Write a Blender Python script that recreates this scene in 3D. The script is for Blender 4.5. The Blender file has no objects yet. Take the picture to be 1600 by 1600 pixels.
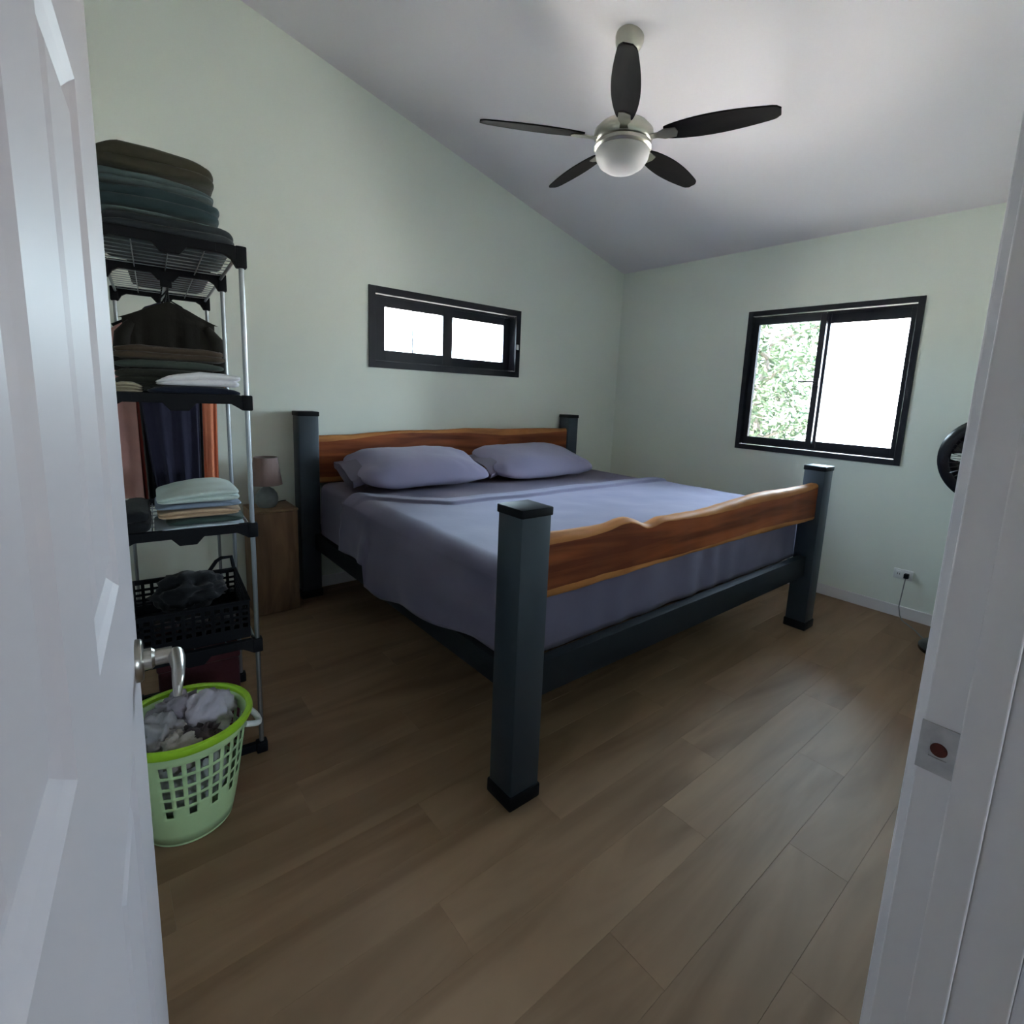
import bpy, bmesh, math, random
from math import pi, sin, cos, radians, sqrt
from mathutils import Vector, Matrix, noise
random.seed(7)
SC = bpy.context.scene
COL = SC.collection

# ------------------------------------------------------------------ camera
cd = bpy.data.cameras.new('camera'); cam = bpy.data.objects.new('camera', cd); COL.objects.link(cam)
CAM = Vector((-4.36113, -3.72244, 1.46314))
RT = Vector((0.76324937, -0.64459827, 0.04408478)); UP = Vector((0.07059356, 0.15102178, 0.98600658)); FW = Vector((0.64223589, 0.7494568, -0.16077177))
m = Matrix((RT, UP, -FW)).transposed().to_4x4(); m.translation = CAM
cam.matrix_world = m
cd.sensor_width = 36; cd.lens = 36 * 805.567 / 1600
cd.shift_x = -27.34 / 1600; cd.shift_y = -51.78 / 1600
cd.clip_start = 0.02
SC.camera = cam

# ------------------------------------------------------------------ world, sun, light portals, exposure
SC.view_settings.view_transform = 'Standard'; SC.view_settings.look = 'None'
SC.view_settings.gamma = 1; SC.view_settings.use_curve_mapping = False
SC.view_settings.exposure = 4.15
w = bpy.data.worlds.new('sky'); SC.world = w; w.use_nodes = True
nt = w.node_tree; bgn = nt.nodes['Background']
geo = nt.nodes.new('ShaderNodeTexCoord'); sep = nt.nodes.new('ShaderNodeSeparateXYZ'); rmp = nt.nodes.new('ShaderNodeValToRGB')
mul = nt.nodes.new('ShaderNodeMath'); mul.operation = 'MULTIPLY_ADD'; mul.inputs[1].default_value = 0.5; mul.inputs[2].default_value = 0.5
nt.links.new(geo.outputs['Generated'], sep.inputs[0]); nt.links.new(sep.outputs['Z'], mul.inputs[0]); nt.links.new(mul.outputs[0], rmp.inputs[0])
rmp.color_ramp.elements[0].position = 0.0; rmp.color_ramp.elements[0].color = (0.62, 0.55, 0.45, 1)
rmp.color_ramp.elements[1].position = 1.0; rmp.color_ramp.elements[1].color = (0.46, 0.66, 1.0, 1)
e = rmp.color_ramp.elements.new(0.47); e.color = (0.66, 0.60, 0.50, 1)
e = rmp.color_ramp.elements.new(0.53); e.color = (0.74, 0.88, 1.0, 1)
nt.links.new(rmp.outputs[0], bgn.inputs[0]); bgn.inputs[1].default_value = 4.0

def sun(name, direction, energy, color, angle):
    l = bpy.data.lights.new(name, 'SUN'); l.energy = energy; l.color = color; l.angle = angle
    o = bpy.data.objects.new(name, l); COL.objects.link(o)
    o.rotation_euler = Vector(direction).to_track_quat('-Z', 'Y').to_euler(); o.location = (-8, -3, 9)
sun('sun', (0.45, 0.04, -0.88), 13.0, (1.0, 0.95, 0.88), 0.009)
def portal(name, loc, direction, sx, sy):
    l = bpy.data.lights.new(name, 'AREA'); l.shape = 'RECTANGLE'; l.size = sx; l.size_y = sy; l.cycles.is_portal = True
    o = bpy.data.objects.new(name, l); COL.objects.link(o); o.location = loc
    o.rotation_euler = Vector(direction).to_track_quat('-Z', 'Y').to_euler()
portal('portal_big_window', (0.16, -2.04, 1.66), (-1, 0, 0), 1.24, 1.16)
portal('portal_small_window', (-2.068, 0.16, 1.903), (0, -1, 0), 1.41, 0.58)
portal('portal_hall', (-3.2, -7.02, 1.5), (0, 1, 0), 0.48, 0.48)

# ------------------------------------------------------------------ materials
def mat(name, color, rough=0.6, metal=0.0, var=0.0, scale=8.0, bump=0.0, bscale=60.0, spec=0.5, obj_var=0.0, stretch=(1, 1, 1), coat=0.0, sheen=0.0, trans=0.0):
    mt = bpy.data.materials.new(name); mt.use_nodes = True; n = mt.node_tree; b = n.nodes['Principled BSDF']
    b.inputs['Base Color'].default_value = (*color, 1); b.inputs['Roughness'].default_value = rough; b.inputs['Metallic'].default_value = metal
    b.inputs['Specular IOR Level'].default_value = spec; b.inputs['Coat Weight'].default_value = coat; b.inputs['Sheen Weight'].default_value = sheen
    tc = n.nodes.new('ShaderNodeTexCoord'); mp = n.nodes.new('ShaderNodeMapping'); mp.inputs['Scale'].default_value = stretch
    n.links.new(tc.outputs['Object'], mp.inputs[0])
    if var > 0 or obj_var > 0:
        no = n.nodes.new('ShaderNodeTexNoise'); no.inputs['Scale'].default_value = scale; no.inputs['Detail'].default_value = 5
        n.links.new(mp.outputs[0], no.inputs[0])
        hs = n.nodes.new('ShaderNodeHueSaturation'); hs.inputs['Color'].default_value = (*color, 1)
        mr = n.nodes.new('ShaderNodeMapRange'); mr.inputs[1].default_value = 0.3; mr.inputs[2].default_value = 0.7; mr.inputs[3].default_value = 1 - var; mr.inputs[4].default_value = 1 + var
        n.links.new(no.outputs[0], mr.inputs[0])
        if obj_var > 0:
            oi = n.nodes.new('ShaderNodeObjectInfo'); ml = n.nodes.new('ShaderNodeMapRange'); ml.inputs[3].default_value = 1 - obj_var; ml.inputs[4].default_value = 1 + obj_var
            n.links.new(oi.outputs['Random'], ml.inputs[0]); mm = n.nodes.new('ShaderNodeMath'); mm.operation = 'MULTIPLY'
            n.links.new(mr.outputs[0], mm.inputs[0]); n.links.new(ml.outputs[0], mm.inputs[1]); n.links.new(mm.outputs[0], hs.inputs['Value'])
        else:
            n.links.new(mr.outputs[0], hs.inputs['Value'])
        n.links.new(hs.outputs[0], b.inputs['Base Color'])
    if bump > 0:
        nb = n.nodes.new('ShaderNodeTexNoise'); nb.inputs['Scale'].default_value = bscale; nb.inputs['Detail'].default_value = 4
        n.links.new(mp.outputs[0], nb.inputs[0])
        bp = n.nodes.new('ShaderNodeBump'); bp.inputs['Strength'].default_value = bump; bp.inputs['Distance'].default_value = 0.01
        n.links.new(nb.outputs[0], bp.inputs['Height']); n.links.new(bp.outputs[0], b.inputs['Normal'])
    return mt

def wood_mat(name, dark, light, rough, stretch, scale, detail=6, obj_var=0.0, bump=0.08, dist=0.6, spec=0.4, lo=0.35, hi=0.65):
    mt = bpy.data.materials.new(name); mt.use_nodes = True; n = mt.node_tree; b = n.nodes['Principled BSDF']
    tc = n.nodes.new('ShaderNodeTexCoord'); mp = n.nodes.new('ShaderNodeMapping'); mp.inputs['Scale'].default_value = stretch
    n.links.new(tc.outputs['Object'], mp.inputs[0])
    oi = n.nodes.new('ShaderNodeObjectInfo')
    vm = n.nodes.new('ShaderNodeVectorMath'); vm.operation = 'MULTIPLY_ADD'
    cb = n.nodes.new('ShaderNodeCombineXYZ')
    for k in range(3): n.links.new(oi.outputs['Random'], cb.inputs[k])
    vm.inputs[1].default_value = (37, 53, 71); n.links.new(cb.outputs[0], vm.inputs[0]); n.links.new(mp.outputs[0], vm.inputs[2])
    no = n.nodes.new('ShaderNodeTexNoise'); no.inputs['Scale'].default_value = scale; no.inputs['Detail'].default_value = detail; no.inputs['Distortion'].default_value = dist
    n.links.new(vm.outputs[0], no.inputs[0])
    rp = n.nodes.new('ShaderNodeValToRGB'); rp.color_ramp.elements[0].position = lo; rp.color_ramp.elements[1].position = hi
    rp.color_ramp.elements[0].color = (*dark, 1); rp.color_ramp.elements[1].color = (*light, 1)
    n.links.new(no.outputs[0], rp.inputs[0])
    hs = n.nodes.new('ShaderNodeHueSaturation'); ml = n.nodes.new('ShaderNodeMapRange'); ml.inputs[3].default_value = 1 - obj_var; ml.inputs[4].default_value = 1 + obj_var
    n.links.new(oi.outputs['Random'], ml.inputs[0]); n.links.new(ml.outputs[0], hs.inputs['Value']); n.links.new(rp.outputs[0], hs.inputs['Color'])
    n.links.new(hs.outputs[0], b.inputs['Base Color']); b.inputs['Roughness'].default_value = rough; b.inputs['Specular IOR Level'].default_value = spec
    if bump:
        bp = n.nodes.new('ShaderNodeBump'); bp.inputs['Strength'].default_value = bump; bp.inputs['Distance'].default_value = 0.004
        n.links.new(no.outputs[0], bp.inputs['Height']); n.links.new(bp.outputs[0], b.inputs['Normal'])
    return mt

def glass_mat(nm='window_glass', tint=(0.93, 0.96, 0.95)):
    mt = bpy.data.materials.new(nm); mt.use_nodes = True; n = mt.node_tree; n.nodes.remove(n.nodes['Principled BSDF'])
    t = n.nodes.new('ShaderNodeBsdfTransparent'); t.inputs[0].default_value = (*tint, 1)
    g = n.nodes.new('ShaderNodeBsdfGlossy'); g.inputs['Roughness'].default_value = 0.02
    f = n.nodes.new('ShaderNodeFresnel'); f.inputs[0].default_value = 1.45; mx = n.nodes.new('ShaderNodeMixShader')
    n.links.new(f.outputs[0], mx.inputs[0]); n.links.new(t.outputs[0], mx.inputs[1]); n.links.new(g.outputs[0], mx.inputs[2])
    n.links.new(mx.outputs[0], n.nodes['Material Output'].inputs[0]); return mt

M = dict(
    wall=mat('wall_paint', (0.745, 0.775, 0.71), 0.75, bump=0.04, bscale=180),
    ceil=mat('ceiling_paint', (0.82, 0.775, 0.81), 0.8),
    trim=mat('trim_paint', (0.74, 0.71, 0.73), 0.45),
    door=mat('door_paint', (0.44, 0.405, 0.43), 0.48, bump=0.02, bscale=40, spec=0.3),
    floorbase=mat('floor_base', (0.06, 0.045, 0.03), 0.8),
    plank=wood_mat('vinyl_plank', (0.178, 0.106, 0.060), (0.300, 0.194, 0.118), 0.52, (0.8, 5, 5), 1.3, detail=4, obj_var=0.04, bump=0.03, dist=0.9, lo=0.25, hi=0.78, spec=0.13),
    frame=mat('black_aluminium', (0.012, 0.012, 0.02), 0.38, 0.3),
    glass=glass_mat(), tinted=glass_mat('tinted_glass', (0.36, 0.37, 0.37)),
    slate=mat('slate_metal', (0.030, 0.042, 0.060), 0.45, 0.15, var=0.08, scale=5),
    rail=mat('shaded_rail_metal', (0.014, 0.017, 0.022), 0.6, 0.0, spec=0.12),  # same metal as the posts, with the shade under the bed put into its colour
    blackplastic=mat('black_plastic', (0.006, 0.0065, 0.009), 0.55, spec=0.12),
    liveedge=wood_mat('live_edge_wood', (0.125, 0.026, 0.008), (0.29, 0.075, 0.021), 0.5, (0.8, 6, 9), 1.6, bump=0.06, dist=0.7, spec=0.2),
    sapwood=wood_mat('sapwood', (0.33, 0.125, 0.036), (0.48, 0.20, 0.062), 0.6, (1.5, 8, 8), 2.0, bump=0.1, spec=0.25),
    sheet=mat('lavender_sheet', (0.130, 0.114, 0.190), 0.75, var=0.05, scale=3, bump=0.06, bscale=25, sheen=0.15),
    mattress=mat('fitted_sheet', (0.160, 0.138, 0.195), 0.8, var=0.05, scale=3, bump=0.05, bscale=25),
    pillow=mat('pillowcase', (0.190, 0.168, 0.262), 0.75, bump=0.08, bscale=14, sheen=0.15),
    block=wood_mat('nightstand_wood', (0.155, 0.085, 0.048), (0.30, 0.175, 0.10), 0.6, (5, 5, 0.8), 2.5, bump=0.12),
    blocktop=wood_mat('nightstand_top_wood', (0.20, 0.12, 0.065), (0.34, 0.22, 0.12), 0.55, (3, 6, 3), 4, bump=0.1),
    ceramic=mat('grey_ceramic', (0.22, 0.25, 0.26), 0.45, var=0.08, scale=20),
    shade=mat('taupe_shade', (0.27, 0.19, 0.18), 0.85, bump=0.1, bscale=200),
    chrome=mat('chrome_tube', (0.36, 0.38, 0.41), 0.34, 0.9),
    nickel=mat('satin_nickel', (0.40, 0.38, 0.35), 0.3, 1.0),
    brushed=mat('brushed_nickel', (0.50, 0.48, 0.42), 0.33, 1.0),
    blade=wood_mat('dark_blade', (0.003, 0.0022, 0.0026), (0.007, 0.005, 0.0055), 0.55, (2, 12, 12), 2, bump=0.02, spec=0.06),
    opal=mat('opal_glass', (0.55, 0.53, 0.53), 0.5, spec=0.2),
    fanblack=mat('gloss_black', (0.008, 0.009, 0.012), 0.22),
    lime=mat('lime_plastic', (0.34, 0.62, 0.03), 0.35),
    mint=mat('mint_plastic', (0.55, 0.76, 0.42), 0.4),
    white=mat('white_plastic', (0.75, 0.76, 0.76), 0.4),
    greycord=mat('grey_cord', (0.18, 0.19, 0.19), 0.6),
    leaf=mat('leaf_green', (0.15, 0.20, 0.12), 0.6, var=0.3, scale=4, spec=0.15),
    bark=mat('tree_bark', (0.28, 0.23, 0.19), 0.9, var=0.2, scale=6, bump=0.4, bscale=12),
    ground=mat('dry_ground', (0.56, 0.49, 0.42), 0.95, var=0.12, scale=1.5),
    rust=mat('rust_hole', (0.085, 0.016, 0.010), 0.9, var=0.3, scale=60),
    strike=mat('worn_steel', (0.42, 0.40, 0.39), 0.4, 0.8, var=0.15, scale=40),
)
def cloth(name, c, var=0.10): return mat(name, c, 0.9, var=var, scale=9, bump=0.25, bscale=35, sheen=0.1, spec=0.2)

# ------------------------------------------------------------------ mesh helpers
class MB:
    def __init__(s): s.bm = bmesh.new()
    def add(s, verts, faces):
        vs = [s.bm.verts.new(v) for v in verts]
        for f in faces:
            try: s.bm.faces.new([vs[i] for i in f])
            except ValueError: pass
        return vs
    def box(s, x0, x1, y0, y1, z0, z1, bev=0.0, seg=2):
        t = bmesh.new(); bmesh.ops.create_cube(t, size=1)
        for v in t.verts: v.co = Vector(((x0 + x1) / 2 + v.co.x * (x1 - x0), (y0 + y1) / 2 + v.co.y * (y1 - y0), (z0 + z1) / 2 + v.co.z * (z1 - z0)))
        if bev: bmesh.ops.bevel(t, geom=t.edges[:], offset=bev, segments=seg, affect='EDGES', profile=0.5)
        t.verts.index_update(); s.add([v.co.copy() for v in t.verts], [[v.index for v in f.verts] for f in t.faces]); t.free(); return s
    def tube(s, pts, r, n=10, cap=True):
        pts = [Vector(p) for p in pts]; rs = r if isinstance(r, (list, tuple)) else [r] * len(pts)
        vs = []; prev = None
        for i, p in enumerate(pts):
            d = (pts[min(i + 1, len(pts) - 1)] - pts[max(i - 1, 0)]).normalized()
            if prev is None:
                a = d.orthogonal().normalized()
            else:
                a = (prev - d * prev.dot(d)); a = a.normalized() if a.length > 1e-6 else d.orthogonal().normalized()
            prev = a; b = d.cross(a)
            vs += [p + (a * cos(2 * pi * k / n) + b * sin(2 * pi * k / n)) * rs[i] for k in range(n)]
        f = [[i * n + k, i * n + (k + 1) % n, (i + 1) * n + (k + 1) % n, (i + 1) * n + k] for i in range(len(pts) - 1) for k in range(n)]
        if cap: f += [list(range(n))[::-1], [(len(pts) - 1) * n + k for k in range(n)]]
        s.add(vs, f); return s
    def lathe(s, prof, n=32, mat4=None, cap=(True, True)):
        vs = [Vector((r * cos(2 * pi * k / n), r * sin(2 * pi * k / n), z)) for r, z in prof for k in range(n)]
        if mat4 is not None: vs = [mat4 @ v for v in vs]
        f = [[i * n + k, i * n + (k + 1) % n, (i + 1) * n + (k + 1) % n, (i + 1) * n + k] for i in range(len(prof) - 1) for k in range(n)]
        if cap[0]: f.append(list(range(n))[::-1])
        if cap[1]: f.append([(len(prof) - 1) * n + k for k in range(n)])
        s.add(vs, f); return s
    def prism(s, poly, axis, a, b):
        def P(u, v, t): return {'x': (t, u, v), 'y': (u, t, v), 'z': (u, v, t)}[axis]
        n = len(poly); vs = [P(u, v, a) for u, v in poly] + [P(u, v, b) for u, v in poly]
        s.add(vs, [list(range(n))[::-1], [n + k for k in range(n)]] + [[k, (k + 1) % n, n + (k + 1) % n, n + k] for k in range(n)]); return s
    def grid(s, fn, nu, nv, cu=False, cv=False):
        vs = [fn(i / (nu if cu else nu - 1), j / (nv if cv else nv - 1)) for j in range(nv) for i in range(nu)]
        f = []
        for j in range(nv if cv else nv - 1):
            for i in range(nu if cu else nu - 1):
                f.append([j * nu + i, j * nu + (i + 1) % nu, ((j + 1) % nv) * nu + (i + 1) % nu, ((j + 1) % nv) * nu + i])
        s.add(vs, f); return s
    def build(s, name, material, parent=None, smooth=40, bevel=0.0):
        bmesh.ops.recalc_face_normals(s.bm, faces=s.bm.faces[:])
        me = bpy.data.meshes.new(name); s.bm.to_mesh(me); s.bm.free()
        if smooth:
            me.shade_smooth(); me.set_sharp_from_angle(angle=radians(smooth))
        me.materials.append(M[material] if isinstance(material, str) else material)
        o = bpy.data.objects.new(name, me); COL.objects.link(o)
        if parent is not None: o.parent = parent
        if bevel:
            b = o.modifiers.new('bevel', 'BEVEL'); b.width = bevel; b.segments = 2; b.limit_method = 'ANGLE'
        return o
def tag(o, label, cat, group=None):
    o['label'] = label; o['category'] = cat
    if group: o['group'] = group
    return o
def thing(name, label, cat, loc=(0, 0, 0), rz=0.0, group=None):
    o = bpy.data.objects.new(name, None); COL.objects.link(o); o.location = loc; o.rotation_euler = (0, 0, rz); o.empty_display_size = 0.1
    return tag(o, label, cat, group)
def struct(o): o['kind'] = 'structure'; return o
def stuff(o): o['kind'] = 'stuff'; return o
def root(name):
    o = bpy.data.objects.new(name, None); COL.objects.link(o); o.empty_display_size = 0.1; return struct(o)
def copy_tree(o, parent=None):
    c = o.copy(); COL.objects.link(c)
    if parent is not None: c.parent = parent
    for ch in list(o.children): copy_tree(ch, c)
    return c
def nz(p, s, seed=0.0): return noise.noise(Vector((p[0] * s + seed * 13.7, p[1] * s - seed * 7.1, p[2] * s + seed * 3.3)))

# ------------------------------------------------------------------ room shell
EAVE, SLOPE = 2.749, 0.251
XL, YF, T = -4.78, -3.593, 0.15           # left wall face, door wall face, wall thickness
def topz(x): return EAVE - SLOPE * x
WB = (-2.770, -1.366, 1.617, 2.189)        # small window opening  x0 x1 z0 z1
WR = (-2.656, -1.425, 1.084, 2.237)        # big window opening    y0 y1 z0 z1

b = MB()   # back (headboard) wall with gable top
b.box(XL - T, WB[0], 0, T, 0, WB[2]); b.box(WB[0], WB[1], 0, T, 0, WB[2]); b.box(WB[1], T, 0, T, 0, WB[2])
b.box(XL - T, WB[0], 0, T, WB[2], WB[3]); b.box(WB[1], T, 0, T, WB[2], WB[3])
b.prism([(XL - T, WB[3]), (T, WB[3]), (T, topz(T)), (XL - T, topz(XL - T))], 'y', 0, T)
struct(b.build('wall_back', 'wall', smooth=0))
b = MB()
b.box(0, T, YF - 0.12, WR[0], 0, EAVE); b.box(0, T, WR[1], 0, 0, EAVE); b.box(0, T, WR[0], WR[1], 0, WR[2]); b.box(0, T, WR[0], WR[1], WR[3], EAVE)
struct(b.build('wall_right', 'wall', smooth=0))
b = MB(); b.box(XL - T, XL, YF - 0.12, 0, 0, topz(XL)); struct(b.build('wall_left', 'wall', smooth=0))
DX0, DX1, DH = -4.43, -3.51, 2.10          # rough door opening
b = MB(); b.box(XL, DX0, YF - 0.12, YF, 0, DH); b.box(DX1, 0, YF - 0.12, YF, 0, DH)
b.prism([(XL, DH), (0, DH), (0, topz(0)), (XL, topz(XL))], 'y', YF - 0.12, YF)
struct(b.build('wall_front', 'wall', smooth=0))
b = MB(); x0, x1 = XL - T - 0.3, T + 0.55
b.prism([(x0, topz(x0)), (x1, topz(x1)), (x1, topz(x1) + 0.2), (x0, topz(x0) + 0.2)], 'y', YF - 0.12, 0.6)
struct(b.build('ceiling', 'ceil', smooth=0))
# floor of vinyl planks running along the bed wall
b = MB(); b.box(XL - T, T, YF - 0.12, T, -0.10, -0.008); fl = struct(b.build('floor', 'floorbase', smooth=0))
cache = {}
def plank(x0, x1, y0, y1):
    L, W_ = round(x1 - x0, 3), round(y1 - y0, 3)
    if (L, W_) not in cache:
        q = MB(); q.box(0.0002, L - 0.0002, 0.0002, W_ - 0.0002, -0.008, 0.0, 0.0005, 1); o = q.build('plank', 'plank', fl, smooth=0); cache[(L, W_)] = o
    else:
        o = cache[(L, W_)].copy(); COL.objects.link(o); o.parent = fl
    o.location = (x0, y0, 0)
PW, PL = 0.182, 1.22
y = -3.71; r = 0
offs = [0.0, 0.72, 0.31, 1.02, 0.52, 0.13, 0.86]
while y < -0.001:
    y1 = min(y + PW, 0.0); x = XL - offs[r % 7]
    while x < 0:
        xa, xb = max(x, XL), min(x + PL, 0.0)
        if xb - xa > 0.02: plank(xa, xb, y, y1)
        x += PL
    y = y1; r += 1
# baseboards
def base(name, bx):
    b = MB(); b.box(*bx); struct(b.build(name, 'trim', smooth=0, bevel=0.003))
base('baseboard_right', (-0.012, 0, YF, 0, 0, 0.083)); base('baseboard_back', (XL, -0.012, -0.012, 0, 0, 0.083))
base('baseboard_left', (XL, XL + 0.012, YF, -0.012, 0, 0.083)); base('baseboard_front', (-3.44, -0.012, YF, YF + 0.012, 0, 0.083))

# door lining (jamb, stop, casings)
tr = root('trim_1')
b = MB(); b.box(-3.53, DX1, YF - 0.135, YF, 0, DH - 0.02); jr = b.build('jamb', 'trim', tr, smooth=0, bevel=0.002)
b = MB(); b.box(DX0, -4.41, YF - 0.135, YF, 0, DH - 0.02); b.build('jamb', 'trim', tr, smooth=0, bevel=0.002)
b = MB(); b.box(DX0, DX1, YF - 0.135, YF, DH - 0.02, DH); b.build('head', 'trim', tr, smooth=0, bevel=0.002)
for x0, x1 in ((-3.542, -3.53), (-4.41, -4.398)):
    b = MB(); b.box(x0, x1, -3.672, -3.633, 0, DH - 0.02); b.build('door_stop', 'trim', tr, smooth=0, bevel=0.002)
for x0, x1 in ((-3.512, -3.44), (-4.50, -4.428)):
    b = MB(); b.box(x0, x1, YF, YF + 0.014, 0, DH + 0.05); b.build('casing', 'trim', tr, smooth=0, bevel=0.003)
for x0, x1 in ((-3.522, -3.45), (-4.50, -4.42)):
    b = MB(); b.box(x0, x1, YF - 0.149, YF - 0.135, 0, DH + 0.05); b.build('casing', 'trim', tr, smooth=0, bevel=0.003)
b = MB()                                   # strike plate with its latch hole, let into the right jamb
zc, yc = 1.021, -3.613
prof = []
for (ya, yb, za, zb) in ((yc - 0.020, yc + 0.021, zc + 0.012, zc + 0.034), (yc - 0.020, yc + 0.021, zc - 0.034, zc - 0.012), (yc - 0.020, yc - 0.011, zc - 0.012, zc + 0.012), (yc + 0.009, yc + 0.021, zc - 0.012, zc + 0.012)):
    b.box(-3.5325, -3.5285, ya, yb, za, zb)
sp = b.build('strike_plate', 'strike', tr, smooth=0); sp['label'] = 'worn steel strike plate'
b = MB(); b.box(-3.5312, -3.529, yc - 0.012, yc + 0.010, zc - 0.013, zc + 0.013); b.build('keeper', 'strike', sp, smooth=0)
b = MB(); b.lathe([(0.0095, -0.0004), (0.0095, 0.0006), (0.008, 0.0008)], 20, Matrix.Translation((-3.5314, yc - 0.001, zc)) @ Matrix.Rotation(radians(-90), 4, 'Y')); lh = b.build('latch_hole', 'rust', sp, smooth=0); lh['label'] = 'rust brown latch hole'

# door leaf, opened into the room
dr = root('door_1'); dr.location = (-4.408, YF, 0); ang = math.atan2(0.873, 0.080); dr.rotation_euler = (0, 0, ang)
# local: x from hinge to free edge (0..0.877), y negative = the side facing the camera; leaf y -0.0 .. +0.038
DL, TH = 0.872, 0.038
cols = [(DL - 0.80, DL - 0.60), (DL - 0.46, DL - 0.22)]
rows = [(0.25, 0.985), (1.21, 1.77)]
b = MB()
xs = [0, cols[0][0], cols[0][1], cols[1][0], cols[1][1], DL]
for i in (0, 2, 4): b.box(xs[i], xs[i + 1], 0, TH, 0.008, 2.07)
for (xa, xb) in cols:
    for za, zb in ((0.008, rows[0][0]), (rows[0][1], rows[1][0]), (rows[1][1], 2.07)): b.box(xa, xb, 0, TH, za, zb)
b.build('leaf', 'door', dr, smooth=0)
def dpanel(xa, xb, za, zb):
    q = MB()
    for side in (0, 1):
        def yy(d): return d if side == 0 else TH - d
        rings = [(0, 0.0), (0.008, 0.005), (0.018, 0.010), (0.026, 0.010), (0.052, 0.002), (0.056, 0.002)]
        vs = []
        for ins, d in rings:
            vs += [(xa + ins, yy(d), za + ins), (xb - ins, yy(d), za + ins), (xb - ins, yy(d), zb - ins), (xa + ins, yy(d), zb - ins)]
        f = [[i * 4 + k, i * 4 + (k + 1) % 4, (i + 1) * 4 + (k + 1) % 4, (i + 1) * 4 + k] for i in range(len(rings) - 1) for k in range(4)]
        f.append([(len(rings) - 1) * 4 + k for k in range(4)])
        q.add(vs, f)
    q.build('door_panel', 'door', dr, smooth=0)
for c in cols:
    for r_ in rows: dpanel(*c, *r_)
hz = 1.035; hx = DL - 0.062
b = MB(); Mr = Matrix.Translation((hx, 0, hz)) @ Matrix.Rotation(radians(90), 4, 'X')
b.lathe([(0.0325, 0.0), (0.0325, 0.006), (0.030, 0.009), (0.016, 0.010), (0.016, 0.020), (0.0125, 0.024), (0.0125, 0.046)], 32, Mr)
hd = b.build('door_handle', 'nickel', dr); hd['label'] = 'satin nickel lever handle'
b = MB(); b.tube([(hx, -0.050, hz), (hx - 0.02, -0.052, hz), (hx - 0.045, -0.053, hz - 0.001), (hx - 0.078, -0.052, hz - 0.003), (hx - 0.088, -0.051, hz - 0.010), (hx - 0.090, -0.050, hz - 0.024)], [0.011, 0.011, 0.009, 0.008, 0.0065, 0.005], 12)
b.build('lever', 'nickel', hd)
b = MB(); Mr2 = Matrix.Translation((hx, TH, hz)) @ Matrix.Rotation(radians(-90), 4, 'X')
b.lathe([(0.0325, 0.0), (0.0325, 0.006), (0.030, 0.009), (0.012, 0.010), (0.012, 0.045), (0.009, 0.05)], 32, Mr2); b.build('back_handle', 'nickel', dr)
b = MB(); b.box(DL - 0.001, DL + 0.0015, 0.006, 0.032, hz - 0.06, hz + 0.06); b.build('latch_plate', 'nickel', dr, smooth=0)
for z in (0.25, 1.05, 1.85):
    b = MB(); b.tube([(-0.004, 0.040, z - 0.045), (-0.004, 0.040, z + 0.045)], 0.007, 10); b.build('hinge', 'nickel', dr)

# hallway behind the camera, lit through its own opening
b = MB(); b.box(-6.2, -1.6, -7.0, YF - 0.12, -0.1, 0.0); struct(b.build('floor_hall', 'plank', smooth=0))
b = MB(); b.box(-6.2, -1.6, -7.0, YF - 0.12, 2.6, 2.75); struct(b.build('ceiling_hall', 'ceil', smooth=0))
b = MB(); b.box(-6.35, -6.2, -7.15, YF - 0.12, -0.1, 2.75); struct(b.build('wall_hall_left', 'wall', smooth=0))
b = MB(); b.box(-1.6, -1.45, -7.15, YF - 0.12, -0.1, 2.75); struct(b.build('wall_hall_right', 'wall', smooth=0))
b = MB(); b.box(-6.2, -3.44, -7.15, -7.0, -0.1, 2.75); b.box(-2.96, -1.6, -7.15, -7.0, -0.1, 2.75); b.box(-3.44, -2.96, -7.15, -7.0, -0.1, 1.26); b.box(-3.44, -2.96, -7.15, -7.0, 1.74, 2.75)
struct(b.build('wall_hall_back', 'wall', smooth=0))
b = MB(); b.box(-6.35, XL - T, YF - 0.12, YF, -0.1, 2.75); struct(b.build('wall_hall_front', 'wall', smooth=0))

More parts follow.
